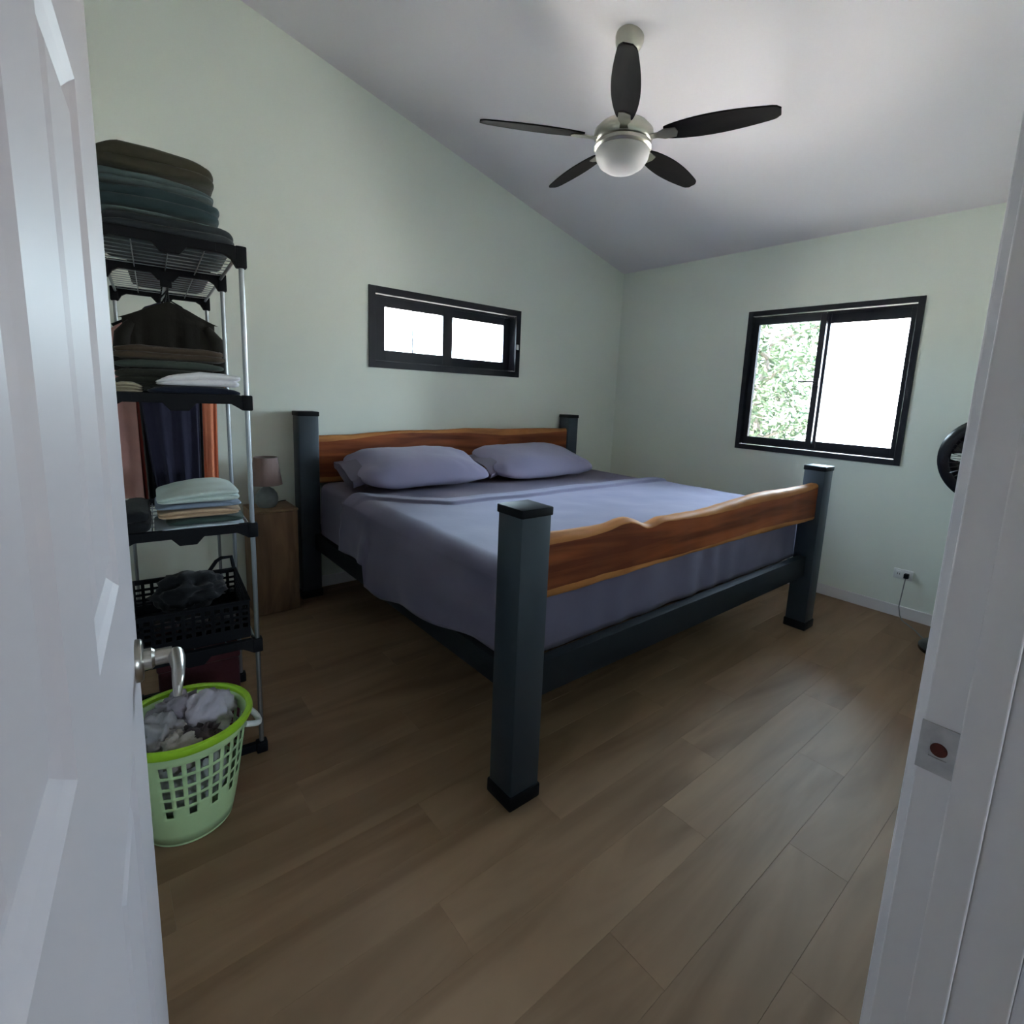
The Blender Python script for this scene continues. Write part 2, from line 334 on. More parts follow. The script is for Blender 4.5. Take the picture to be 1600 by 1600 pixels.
# ------------------------------------------------------------------ windows
def bars(q, u0, u1, z0, z1, w_, v0, v1, fn, wt=None, wb=None):
    """rectangular ring of bars; u across, v depth"""
    wt = wt or w_; wb = wb or w_
    for (a, c, d, e_) in ((u0, u0 + w_, z0, z1), (u1 - w_, u1, z0, z1), (u0 + w_, u1 - w_, z1 - wt, z1), (u0 + w_, u1 - w_, z0, z0 + wb)):
        fn(q, a, c, v0, v1, d, e_)
def bx_back(q, u0, u1, v0, v1, z0, z1): q.box(u0, u1, v0, v1, z0, z1)
def bx_right(q, u0, u1, v0, v1, z0, z1): q.box(v0, v1, u0, u1, z0, z1)
def window(n, op, fn, sashes, fw, wt, wb, handle):
    rt = root('window_%d' % n); u0, u1, z0, z1 = op
    q = MB(); bars(q, u0 - 0.004, u1 + 0.004, z0 - 0.004, z1 + 0.004, fw, -0.012, 0.135, fn)
    fr = q.build('window_frame', 'frame', rt, smooth=0, bevel=0.002)
    q = MB()                                            # sliding tracks
    for zz in (z0 + fw, z1 - fw - 0.012):
        for v in (0.022, 0.075): fn(q, u0 + fw, u1 - fw, v, v + 0.004, zz, zz + 0.012)
    q.build('track', 'frame', rt, smooth=0)
    for (a, c, sw, st, sb, v, mull) in sashes:
        q = MB(); bars(q, a, c, z0 + fw + 0.004, z1 - fw - 0.004, sw, v, v + 0.034, fn, st, sb)
        s = q.build('sash', 'frame', rt, smooth=0, bevel=0.002)
        q = MB(); fn(q, a + sw - 0.004, c - sw + 0.004, v + 0.015, v + 0.019, z0 + fw + sb - 0.004, z1 - fw - st + 0.004)
        q.build('pane', 'tinted' if (n == 1 and v < 0.05) else 'glass', s, smooth=0)
        if mull:
            q = MB(); fn(q, mull - 0.005, mull + 0.005, v + 0.008, v + 0.013, z0 + fw + sb, z1 - fw - st); q.build('glazing_bar', 'white', s, smooth=0)
    handle(rt)
def h1(rt):
    q = MB(); q.box(0.022, 0.034, -2.035, -1.995, 1.635, 1.69, 0.003); h = q.build('latch', 'frame', rt)
    q = MB(); q.tube([(0.024, -2.012, 1.662), (0.004, -2.008, 1.662), (-0.004, -1.96, 1.663), (-0.006, -1.895, 1.663)], 0.006, 8); q.build('latch_lever', 'frame', h)
def h2(rt):
    q = MB(); q.box(-1.405, -1.378, -0.016, -0.010, 1.855, 1.90, 0.002); h = q.build('latch', 'white', rt); h['label'] = 'small white latch'
# big window (right wall): left sash nearer the corner
window(1, WR, bx_right, [(-2.035, WR[1] - 0.036, 0.044, 0.060, 0.062, 0.030, None), (WR[0] + 0.036, -1.995, 0.054, 0.080, 0.066, 0.082, None)], 0.040, 0, 0, h1)
window(2, WB, bx_back, [(WB[0] + 0.046, -2.045, 0.090, 0.076, 0.076, 0.030, -2.40), (-2.095, WB[1] - 0.046, 0.070, 0.072, 0.070, 0.082, None)], 0.050, 0, 0, h2)

# ------------------------------------------------------------------ bed
bed = thing('bed', 'large bed with slate grey metal posts and live-edge wooden head and foot boards', 'bed', (-2.02, -1.27, 0))
BO = Vector((2.02, 1.27, 0))
def bshift(q):
    for v in q.bm.verts: v.co += BO
    return q
X0, X1, PWD = -3.323, -0.723, 0.129
YH0, YH1, YFT0, YFT1 = -0.168, -0.039, -2.485, -2.356
HH, HF = 1.289, 1.096
def post(x0, y0, h):
    q = MB(); q.box(x0, x0 + PWD, y0, y0 + PWD, 0.004, h - 0.004, 0.006, 2); p = bshift(q).build('post', 'slate', bed)
    q = MB(); q.box(x0 - 0.004, x0 + PWD + 0.004, y0 - 0.004, y0 + PWD + 0.004, h - 0.030, h, 0.004, 2); bshift(q).build('post_cap', 'blackplastic', p)
    q = MB(); q.box(x0 - 0.006, x0 + PWD + 0.006, y0 - 0.006, y0 + PWD + 0.006, 0.0, 0.055, 0.006, 2); bshift(q).build('post_foot', 'blackplastic', p)
for (x, yy, h) in ((X0, YH0, HH), (X1 - PWD, YH0, HH), (X0, YFT0, HF), (X1 - PWD, YFT0, HF)): post(x, yy, h)
def slab(name, xa, xb, y0, y1, top, bot, lab, edge_t=0.03):
    """live-edge board: wavy top and bottom edges, with the pale sapwood along both edges as sub-parts"""
    n = 80
    def X(i): return xa + (xb - xa) * i / n
    mid_top = [top(X(i)) - edge_t * (1 + 0.5 * sin(X(i) * 3.1)) for i in range(n + 1)]
    mid_bot = [bot(X(i)) + edge_t * 0.95 * (1 + 0.3 * sin(X(i) * 4.0 + 1)) for i in range(n + 1)]
    def strip(lo, hi, round_top, round_bot):
        q = MB(); K = 10; vs = []
        for i in range(n + 1):
            cy, hy = (y0 + y1) / 2, (y1 - y0) / 2
            ring = []
            zl, zh = lo[i], hi[i]
            dz = (zh - zl)
            r_t = min(dz * 0.9, 0.022) if round_top else 0.0; r_b = min(dz * 0.9, 0.016) if round_bot else 0.0
            ring += [(cy - hy, zl + r_b), (cy - hy, zh - r_t)]
            if round_top: ring += [(cy - hy * 0.86, zh - r_t * 0.35), (cy - hy * 0.5, zh), (cy + hy * 0.5, zh), (cy + hy * 0.86, zh - r_t * 0.35)]
            ring += [(cy + hy, zh - r_t), (cy + hy, zl + r_b)]
            if round_bot: ring += [(cy + hy * 0.8, zl + r_b * 0.3), (cy + hy * 0.4, zl), (cy - hy * 0.4, zl), (cy - hy * 0.8, zl + r_b * 0.3)]
            K = len(ring)
            for (yy, zz) in ring:
                d = 0.004 * nz((X(i), yy, zz), 9)
                vs.append((X(i), yy + d, zz + 0.003 * nz((X(i), yy, zz), 14, 2)))
        f = [[i * K + k, i * K + (k + 1) % K, (i + 1) * K + (k + 1) % K, (i + 1) * K + k] for i in range(n) for k in range(K)]
        f += [list(range(K))[::-1], [n * K + k for k in range(K)]]
        q.add(vs, f); return bshift(q)
    o = strip(mid_bot, mid_top, False, False).build(name, 'liveedge', bed, smooth=50); o['label'] = lab
    t = strip(mid_top, [top(X(i)) for i in range(n + 1)], True, False).build('live_edge', 'sapwood', o, smooth=60); t['label'] = 'pale sapwood edge'
    u = strip([bot(X(i)) for i in range(n + 1)], mid_bot, False, True).build('live_edge', 'sapwood', o, smooth=60); u['label'] = 'pale sapwood edge'
def fb_top(x):
    z = 0.985 - 0.03 * math.exp(-((x + 2.35) / 0.45) ** 2)
    z += 0.022 * math.exp(-((x + 2.74) / 0.10) ** 2) - 0.022 * math.exp(-((x + 2.60) / 0.07) ** 2)
    return z + 0.004 * sin(x * 7)
def fb_bot(x): return 0.752 + 0.006 * sin(x * 2.3)
def hb_top(x): return 1.135 + 0.038 * (x + 3.19) / 2.3 + 0.010 * sin(x * 2.6 + 1.0) + 0.004 * sin(x * 9)
def hb_bot(x): return 0.80 + 0.012 * sin(x * 3)
slab('footboard', X0 + PWD - 0.004, X1 - PWD + 0.004, -2.456, -2.396, fb_top, fb_bot, 'reddish live-edge footboard slab with a notched top')
slab('headboard', X0 + PWD - 0.004, X1 - PWD + 0.004, -0.150, -0.095, hb_top, hb_bot, 'reddish live-edge headboard slab', 0.035)
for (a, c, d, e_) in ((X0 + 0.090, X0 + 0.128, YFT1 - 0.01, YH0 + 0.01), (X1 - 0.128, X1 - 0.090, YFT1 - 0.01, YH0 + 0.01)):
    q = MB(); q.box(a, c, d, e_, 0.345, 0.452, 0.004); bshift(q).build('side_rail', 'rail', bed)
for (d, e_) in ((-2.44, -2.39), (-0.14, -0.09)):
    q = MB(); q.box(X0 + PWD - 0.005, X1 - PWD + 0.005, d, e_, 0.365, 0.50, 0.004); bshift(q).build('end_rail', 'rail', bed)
q = MB(); q.box(X0 + 0.129, X1 - 0.129, YFT1 - 0.03, YH0 + 0.03, 0.43, 0.452); bshift(q).build('base_board', 'block', bed)

def rr_outline(x0, x1, y0, y1, r, n=200):
    """rounded rectangle, n points, starting on the head (y1) side, counter-clockwise"""
    segs = [((x1 - r, y1 - r), 0), ((x0 + r, y1 - r), 1), ((x0 + r, y0 + r), 2), ((x1 - r, y0 + r), 3)]
    dense = []
    for (c, k) in segs:
        for t in range(13):
            a = k * pi / 2 + t / 12 * pi / 2; dense.append((c[0] + r * cos(a), c[1] + r * sin(a)))
    dense.append(dense[0]); L = [0]
    for i in range(1, len(dense)): L.append(L[-1] + math.hypot(dense[i][0] - dense[i - 1][0], dense[i][1] - dense[i - 1][1]))
    out = []; j = 0
    for i in range(n):
        s = L[-1] * i / n
        while L[j + 1] < s: j += 1
        t = (s - L[j]) / max(1e-9, L[j + 1] - L[j]); p = (dense[j][0] + t * (dense[j + 1][0] - dense[j][0]), dense[j][1] + t * (dense[j + 1][1] - dense[j][1]))
        out.append(p)
    return out
# mattress under its fitted sheet
MX0, MX1, MY0, MY1, MZ0, MZ1 = -3.212, -0.834, -2.322, -0.175, 0.455, 0.812
def mattress_fn():
    q = MB(); out = rr_outline(MX0, MX1, MY0, MY1, 0.07, 160); rows = []
    cx, cy = (MX0 + MX1) / 2, (MY0 + MY1) / 2
    for rr, dz in ((0.0, 0), (0.3, 0), (0.6, 0), (0.85, -0.001), (0.95, -0.004)): rows.append([(cx + (p[0] - cx) * rr, cy + (p[1] - cy) * rr, MZ1 + 0.006 + dz) for p in out])
    def off(p, d):
        v = Vector((p[0] - cx, p[1] - cy)); 
        return (p[0] + (d if p[0] > cx else -d) * (1 if abs(p[0] - cx) > (MX1 - MX0) / 2 - 0.08 else 0), p[1] + (d if p[1] > cy else -d) * (1 if abs(p[1] - cy) > (MY1 - MY0) / 2 - 0.08 else 0))
    for k in range(7):
        a = k / 6 * pi / 2; rows.append([(*off(p, -0.04 + 0.04 * sin(a)), MZ1 - 0.04 + 0.04 * cos(a)) for p in out])
    for k in range(1, 6): rows.append([(*off(p, 0.006 * sin(k / 6 * pi)), MZ1 - 0.04 - (MZ1 - MZ0 - 0.05) * k / 5) for p in out])
    rows.append([(*off(p, -0.04), MZ0) for p in out])
    n = len(out); vs = [v for r in rows for v in r]
    f = [[i * n + k, i * n + (k + 1) % n, (i + 1) * n + (k + 1) % n, (i + 1) * n + k] for i in range(len(rows) - 1) for k in range(n)] + [[(len(rows) - 1) * n + k for k in range(n)]]
    q.add(vs, f); bmesh.ops.remove_doubles(q.bm, verts=q.bm.verts[:], dist=1e-5); return q
tag(mattress_fn().build('mattress', 'mattress', smooth=60), 'thick mattress in a fitted mauve sheet on the bed frame', 'mattress')
# top sheet: head edge folded at y ~ -1.17, hanging over left, foot and right sides
def head_edge(x):
    t = (x - MX0) / (MX1 - MX0)
    return -0.70 - 0.47 * min(1.0, t / 0.16) ** 0.8 - 0.04 * t + 0.012 * sin(x * 9)
def sheet_fn():
    q = MB(); NX, NT = 150, 96
    hw = 0.016
    def hem_left(y):
        z = 0.385 + 0.13 * max(0, (-1.30 - y)) / 1.0
        if y > -1.10: z = 0.50 - 0.03 * (y + 1.10)
        return z + 0.010 * sin(y * 11)
    def P(u, v):
        # v: head edge (0) -> foot edge, u: left hem -> top -> right hem
        s = -0.42 + u * (MX1 - MX0 + 0.42 + 0.30)             # arc coordinate across
        x = MX0 + s; drop = 0.0; W_ = MX1 - MX0
        if s < 0: drop, x = -s, MX0
        elif s > W_: drop, x = s - W_, MX1
        side = -1 if s < 0 else 1
        ye = head_edge(min(max(x, MX0), MX1)) if s >= 0 else -0.68
        yf = MY0 - 0.006
        y = ye + (yf - ye) * v
        z = MZ1 + 0.016
        # gentle bulk and creases on the top
        z += 0.006 * nz((x, y, 0), 2.2) + 0.004 * nz((x, y, 0), 6, 1) + 0.003 * (1 - abs(nz((x * 0.6, y, 0), 5, 4)))
        if v < 0.10 and drop == 0: z += 0.017 * min(1, v / 0.008) * (1 - max(0, (v - 0.085) / 0.015) ** 2)
        ed = min(x - MX0, MX1 - x)
        if drop == 0 and ed < 0.05: z -= 0.05 - sqrt(max(0, 0.05 ** 2 - (0.05 - ed) ** 2))
        if drop > 0:
            if side < 0:
                zh = hem_left(y); full = MZ1 - 0.034 - zh; k = min(1.0, drop / 0.42)
                z = MZ1 - 0.034 - full * k
                wav = 0.010 * sin(y * 10 + 2 * nz((0, y, 0), 2)) * k + 0.012 * nz((0, y, k), 4, 3)
                x = MX0 - 0.022 - 0.034 * k - max(wav, -0.010) - (0.016 * math.exp(-((y + 1.06) / 0.05) ** 2) * k)
            else:
                k = min(1.0, drop / 0.30); z = MZ1 - 0.034 - 0.22 * k; x = MX1 + 0.016 + 0.006 * k
        fe = y - MY0
        if drop == 0 and fe < 0.05: z = min(z, z - (0.05 - sqrt(max(0, 0.05 ** 2 - (0.05 - max(fe, 0)) ** 2))))
        return Vector((x, y, z))
    q.grid(lambda u, v: P(u, v), NX, NT)
    # foot side panel
    def F(u, v):
        x = MX0 - 0.016 + u * (MX1 - MX0 + 0.040)
        z = MZ1 - 0.030 + (0.472 - MZ1 + 0.03) * v
        y = MY0 - 0.012 - 0.008 * sin(min(1, v * 3) * pi / 2) - 0.007 * sin(x * 26 + 1.5 * sin(x * 7)) * v * math.exp(-((x + 2.1) / 0.75) ** 2) - 0.004 * nz((x, 0, z), 6)
        return Vector((x, y, z))
    q.grid(F, 120, 14)
    return q
sh = tag(sheet_fn().build('bed_sheet', 'sheet', smooth=70), 'lavender grey top sheet spread over the bed and hanging down its sides', 'sheet')
so = sh.modifiers.new('thick', 'SOLIDIFY'); so.thickness = 0.004; so.offset = 0

def pillow(cx, cy, cz, wx, wy, hgt, rz, tilt, seed, label):
    q = MB(); n, mrows = 64, 28
    def shape(a, b_):                                       # a: angle round, b_: -1..1 through thickness
        e = 0.42
        ca, sa = cos(a), sin(a); sx = math.copysign(abs(ca) ** e, ca); sy = math.copysign(abs(sa) ** e, sa)
        rr = cos(b_ * pi / 2) ** 0.55
        pinch = 1 - 0.10 * (1 - abs(abs(sx) - abs(sy))) * 0
        x = sx * rr * wx / 2 * (1 + 0.03 * (abs(sx * sy))); y = sy * rr * wy / 2 * (1 + 0.04 * (abs(sx * sy)))
        edge = max(abs(sx * rr), abs(sy * rr))
        z = math.copysign(abs(sin(b_ * pi / 2)) ** 0.9, b_) * hgt / 2 * (1 - 0.35 * abs(sx * rr) ** 3 - 0.25 * abs(sy * rr) ** 4)
        d = 0.018 * nz((x, y, z), 5, seed) + 0.008 * nz((x, y, z), 13, seed)
        if z < 0: z *= 0.6
        return Vector((x, y, z + d * rr))
    q.grid(lambda u, v: shape(u * 2 * pi, -0.9999999 + 1.9999998 * v), n, mrows, cu=True); bmesh.ops.remove_doubles(q.bm, verts=q.bm.verts[:], dist=2e-4)
    o = q.build('pillow', 'pillow', smooth=0); o.data.shade_smooth()
    tag(o, label, 'pillow', 'pillows at the head of the bed')
    o.location = (cx, cy, cz); o.rotation_euler = (radians(tilt), 0, rz)
    q = MB()                                                # open pillowcase end hanging past the filling
    def flap(u, v):
        t = u * 2 * pi; c, s_ = cos(t), sin(t)
        return Vector((-wx / 2 + 0.05 - 0.10 * v, math.copysign(abs(c) ** 0.6, c) * wy * (0.30 + 0.06 * v), s_ * hgt * (0.22 - 0.08 * v) - 0.02 * v + 0.008 * sin(5 * t + seed)))
    q.grid(flap, 40, 6, cu=True); p = q.build('pillowcase_flap', 'mattress', o, smooth=70)
    return o
pillow(-2.66, -0.56, 0.935, 0.92, 0.55, 0.215, radians(-3), 13, 1.0, 'plump lavender pillow nearer the nightstand, left one of the pair')
pillow(-1.65, -0.60, 0.935, 0.95, 0.55, 0.215, radians(-3), 13, 5.0, 'plump lavender pillow nearer the window wall, right one of the pair')

# ------------------------------------------------------------------ nightstand and lamp
ns = thing('nightstand', 'squared solid wood block used as a nightstand beside the bed', 'nightstand', (-3.52, -0.17, 0))
q = MB(); q.box(-0.125, 0.138, -0.135, 0.125, 0.0, 0.665, 0.007, 3); q.build('block', 'block', ns)
q = MB(); q.box(-0.128, 0.141, -0.138, 0.128, 0.6655, 0.680, 0.004, 2); q.build('top_slab', 'blocktop', ns)
lp = thing('table_lamp', 'small lamp with taupe cone shade and grey ceramic base on the wood block', 'lamp', (-3.535, -0.19, 0.680))
q = MB(); q.lathe([(0.036, 0), (0.050, 0.004), (0.064, 0.030), (0.067, 0.058), (0.060, 0.090), (0.042, 0.116), (0.020, 0.130), (0.013, 0.136)], 32); q.build('lamp_base', 'ceramic', lp)
q = MB(); q.lathe([(0.009, 0.134), (0.009, 0.205)], 16); q.build('lamp_stem', 'nickel', lp)
q = MB(); q.lathe([(0.094, 0.148), (0.068, 0.322), (0.066, 0.322), (0.092, 0.148), (0.094, 0.148)], 48, cap=(False, False)); ls = q.build('lamp_shade', 'shade', lp)
q = MB(); q.tube([(-0.067, 0, 0.318), (0.067, 0, 0.318)], 0.002, 6); q.tube([(0, -0.067, 0.318), (0, 0.067, 0.318)], 0.002, 6); q.tube([(0, 0, 0.20), (0, 0, 0.318)], 0.003, 6); q.build('shade_spider', 'nickel', ls)
q = MB(); q.tube([(-3.50, -0.14, 0.683), (-3.46, -0.10, 0.683), (-3.42, -0.06, 0.684), (-3.385, -0.05, 0.684)], 0.003, 6)
tag(q.build('lamp_cord', 'blackplastic'), 'thin dark lamp cord lying on the wood block behind the lamp', 'cord')

# ------------------------------------------------------------------ garment rack
RA = radians(-4.4); RO = Vector((-3.925, -1.63, 0))
def RL(lx, ly, z): return (RO.x + lx * cos(RA) - ly * sin(RA), RO.y + lx * sin(RA) + ly * cos(RA), z)
rack = thing('garment_rack', 'open garment rack of thin metal tubes with black plastic joints and wire shelves', 'clothes rack', tuple(RO), RA)
RW, RD1, RD2 = 0.405, 0.60, 1.40
LV = [0.47, 0.93, 1.40, 1.905]
def joint(lx, ly, z, name='joint', top=False):
    """black corner joint: sleeve on the pole plus a curved gusset reaching along the crossbar"""
    q = MB(); h = 0.055 if top else 0.038
    q.box(lx - 0.017, lx + 0.017, ly - 0.017, ly + 0.017, z - h, z + 0.016, 0.004)
    sg = -1 if lx > -RW / 2 else 1
    pts = [(lx + sg * 0.015, z + 0.014), (lx + sg * 0.075, z + 0.012), (lx + sg * 0.075, z - 0.012), (lx + sg * 0.050, z - 0.016), (lx + sg * 0.030, z - 0.028), (lx + sg * 0.015, z - h)]
    q.prism(pts if sg > 0 else pts[::-1], 'y', ly - 0.013, ly + 0.013)
    return q.build(name, 'blackplastic', rack)
def crossbar(ly, z, notch=True, name='crossbar'):
    q = MB(); x0, x1, c = -RW + 0.02, -0.02, -RW / 2
    pts = [(x0, z + 0.016), (x1, z + 0.016), (x1, z - 0.016)]
    if notch: pts += [(c + 0.048, z - 0.016), (c + 0.026, z - 0.042), (c - 0.026, z - 0.042), (c - 0.048, z - 0.016)]
    pts += [(x0, z - 0.016)]
    q.prism(pts, 'y', ly - 0.011, ly + 0.011); return q.build(name, 'blackplastic', rack, smooth=0, bevel=0.002)
for ly in (0, RD1, RD2):
    for lx in (0, -RW):
        q = MB(); q.tube([(lx, ly, 0.03), (lx, ly, LV[3] - 0.01)], 0.0085, 12); q.build('pole', 'chrome', rack)
        q = MB(); q.box(lx - 0.02, lx + 0.02, ly - 0.02, ly + 0.02, 0.0, 0.045, 0.005); q.build('foot_joint', 'blackplastic', rack)
        joint(lx, ly, LV[3], top=True)
    crossbar(ly, LV[3]); crossbar(ly, 0.026, False, 'foot_bar')
for z in LV[:3]:
    for ly in (0, RD1):
        for lx in (0, -RW): joint(lx, ly, z)
        crossbar(ly, z)
for z, ya, yb in [(LV[0], 0, RD1), (LV[1], 0, RD1), (LV[2], 0, RD1), (LV[3], 0, RD1), (LV[3], RD1, RD2)]:
    for lx in (-0.006, -RW + 0.006):
        q = MB(); q.tube([(lx, ya + 0.012, z - 0.006), (lx, yb - 0.012, z - 0.006)], 0.006, 8); q.build('side_rail', 'chrome', rack)
    q = MB(); ny = 9 if yb < 1 else 12
    for k in range(1, ny): 
        yy = ya + (yb - ya) * k / ny; q.tube([(-RW + 0.006, yy, z + 0.001), (-0.006, yy, z + 0.001)], 0.002, 6)
    for k in range(1, 4):
        xx = -RW * k / 4; q.tube([(xx, ya + 0.01, z - 0.003), (xx, yb - 0.01, z - 0.003)], 0.002, 6)
    stuff(q.build('wire_shelf', 'chrome', rack))
q = MB(); q.tube([(-RW / 2, RD1 - 0.005, 1.855), (-RW / 2, RD2 + 0.005, 1.855)], 0.009, 12); q.build('hanging_rod', 'chrome', rack)
for ly in (RD1, RD2):
    q = MB(); q.box(-RW / 2 - 0.02, -RW / 2 + 0.02, ly - 0.010, ly + 0.010, 1.838, 1.875, 0.003); q.build('rod_holder', 'blackplastic', rack)

def folded(name, label, cat, lx0, lx1, ly0, ly1, z0, z1, color, layers=3, seed=0.0, group='folded clothes on the garment rack', tilt=0.0, sag=0.012, material=None):
    """folded cloth: rounded slab whose front shows its layers"""
    wx, wy, h = lx1 - lx0, ly1 - ly0, z1 - z0
    q = MB(); n = 56; rows = []
    per = 6
    for L in range(layers):
        for k in range(per):
            t = k / (per - 1); bul = sqrt(max(0.0, 1 - (2 * t - 1) ** 2)); rows.append(((L + t) / layers, 0.80 * 0 + bul, L))
    def ring(tz, scale, inset, L):
        out = []
        for k in range(n):
            a = 2 * pi * k / n; e = 0.24; ca, sa = cos(a), sin(a)
            sx = math.copysign(abs(ca) ** e, ca); sy = math.copysign(abs(sa) ** e, sa)
            x = sx * (wx / 2 - inset) * scale; y = sy * (wy / 2 - inset) * scale
            ex = 0.018 * nz((x * 3, y * 3, L * 2.0), 2, seed)
            x *= 1 + ex * 3; y *= 1 + ex * 3
            z = tz * h - sag * (abs(sx * scale) ** 3) * tz + (0.014 * nz((x, y, tz * h), 7, seed) + 0.009 * nz((x, y, tz * h), 15, seed)) * tz * min(1.0, h / 0.06) * (0.3 if scale < 0.99 else 0.8)
            z -= (abs(tilt) * 0.5 - tilt * x / wx) * tz
            out.append((x, y, z))
        return out
    R_ = [ring(0.0, 0.05, 0.012, 0), ring(0.0, 0.8, 0.012, 0)]
    for tz, bul, L in rows: R_.append(ring(tz, 1.0, 0.011 * (1 - bul), L))
    for sc in (0.93, 0.75, 0.5, 0.25, 0.05): R_.append(ring(1.0, sc, 0.011, layers))
    vs = [v for r in R_ for v in r]; 
    f = [[i * n + k, i * n + (k + 1) % n, (i + 1) * n + (k + 1) % n, (i + 1) * n + k] for i in range(len(R_) - 1) for k in range(n)] + [list(range(n))[::-1], [(len(R_) - 1) * n + k for k in range(n)]]
    q.add(vs, f)
    o = q.build(name, material or cloth(name + '_cloth', color), smooth=0); o.data.shade_smooth()
    o.location = RL((lx0 + lx1) / 2, (ly0 + ly1) / 2, z0); o.rotation_euler = (0, 0, RA)
    return tag(o, label, cat, group)
def crumple(name, label, cat, loc, size, color, seed, group, amp=0.35):
    q = MB(); t = bmesh.new(); bmesh.ops.create_icosphere(t, subdivisions=4, radius=1)
    for v in t.verts:
        c = v.co.copy(); r1 = 1 - abs(nz(c, 1.6, seed)) * amp * 2 + amp * 0.4 * nz(c, 3.4, seed + 1) + amp * 0.25 * (1 - 2 * abs(nz(c, 6, seed + 2)))
        v.co = Vector((c.x * size[0] * r1, c.y * size[1] * r1, c.z * size[2] * r1))
    t.verts.index_update(); q.add([v.co.copy() for v in t.verts], [[v.index for v in f.verts] for f in t.faces]); t.free()
    o = q.build(name, color if not isinstance(color, tuple) else cloth(name + '_cloth', color), smooth=0); o.data.shade_smooth(); o.location = loc
    return tag(o, label, cat, group)

S0 = LV[3] + 0.014
folded('folded_cloth', 'dark charcoal folded cloth with pale edging, lowest on the top shelf of the rack', 'clothes', -0.390, -0.012, -0.01, 0.58, S0, S0 + 0.052, (0.030, 0.036, 0.042), 2, 1)
folded('folded_cloth', 'pale teal striped cloth layer lying on the charcoal cloth on the top shelf', 'clothes', -0.388, -0.055, -0.005, 0.56, S0 + 0.054, S0 + 0.066, (0.16, 0.22, 0.22), 1, 11, tilt=-0.014)
folded('folded_towel', 'dark teal folded towel in the middle of the top shelf pile', 'towel', -0.390, -0.052, 0.0, 0.55, S0 + 0.068, S0 + 0.133, (0.032, 0.055, 0.062), 2, 2)
folded('folded_towel', 'blue grey folded towel under the olive brown one on the top shelf', 'towel', -0.390, -0.066, 0.0, 0.55, S0 + 0.135, S0 + 0.178, (0.085, 0.115, 0.120), 2, 3, tilt=-0.018)
folded('folded_towel', 'olive brown folded towel topmost in the pile on the rack', 'towel', -0.390, -0.066, 0.0, 0.52, S0 + 0.182, S0 + 0.250, (0.050, 0.045, 0.030), 2, 4, sag=0.024)
folded('folded_blanket', 'plum grey folded blanket on the top shelf over the hanging clothes', 'blanket', -0.33, -0.03, 0.63, 1.30, S0, S0 + 0.075, (0.095, 0.078, 0.088), 3, 5)
S1 = LV[2] + 0.014
folded('folded_shirt', 'navy folded shirt under the white one on the second shelf of the rack', 'clothes', -0.285, -0.012, 0.0, 0.26, S1, S1 + 0.026, (0.012, 0.016, 0.032), 1, 6)
folded('folded_shirt', 'white folded shirt on the second shelf of the rack', 'clothes', -0.262, -0.016, 0.0, 0.25, S1 + 0.028, S1 + 0.086, (0.80, 0.78, 0.84), 2, 7, tilt=0.022, sag=0.02)
folded('folded_shirt', 'tan folded shirt left of the white one on the second shelf', 'clothes', -0.390, -0.30, 0.0, 0.26, S1, S1 + 0.034, (0.34, 0.29, 0.21), 3, 8)
folded('folded_trousers', 'dark olive folded trousers behind the white shirt on the second shelf', 'clothes', -0.385, -0.025, 0.30, 0.56, S1, S1 + 0.085, (0.030, 0.030, 0.024), 3, 9)
folded('folded_shirt', 'grey green folded shirt below the brown one on the second shelf', 'clothes', -0.385, -0.035, 0.31, 0.55, S1 + 0.088, S1 + 0.118, (0.060, 0.075, 0.065), 1, 10)
folded('folded_jumper', 'brown folded jumper topmost behind the white shirt on the second shelf', 'clothes', -0.385, -0.030, 0.31, 0.54, S1 + 0.121, S1 + 0.170, (0.075, 0.052, 0.036), 2, 12)
S2 = LV[1] + 0.014
folded('folded_cloth', 'white lace cloth at the bottom of the pile on the third shelf', 'clothes', -0.300, -0.020, -0.004, 0.28, S2, S2 + 0.010, (0.55, 0.63, 0.70), 1, 13)
folded('folded_shirt', 'dark green folded shirt low in the pile on the third shelf', 'clothes', -0.262, -0.022, 0.0, 0.27, S2 + 0.012, S2 + 0.036, (0.035, 0.060, 0.055), 1, 14)
folded('folded_shirt', 'tan folded shirt in the pile on the third shelf', 'clothes', -0.284, -0.035, -0.004, 0.27, S2 + 0.039, S2 + 0.068, (0.48, 0.33, 0.22), 2, 15)
folded('folded_shirt', 'slate blue folded shirt under the sage towel on the third shelf', 'clothes', -0.290, -0.030, 0.0, 0.28, S2 + 0.071, S2 + 0.088, (0.22, 0.27, 0.36), 1, 16)
folded('folded_towel', 'pale sage folded towel topmost on the third shelf of the rack', 'towel', -0.285, -0.035, 0.0, 0.32, S2 + 0.091, S2 + 0.135, (0.52, 0.60, 0.58), 2, 17, tilt=0.02)
folded('folded_trousers', 'black folded trousers at the door end of the third shelf', 'clothes', -0.392, -0.305, 0.0, 0.30, S2, S2 + 0.075, (0.010, 0.010, 0.013), 2, 18)

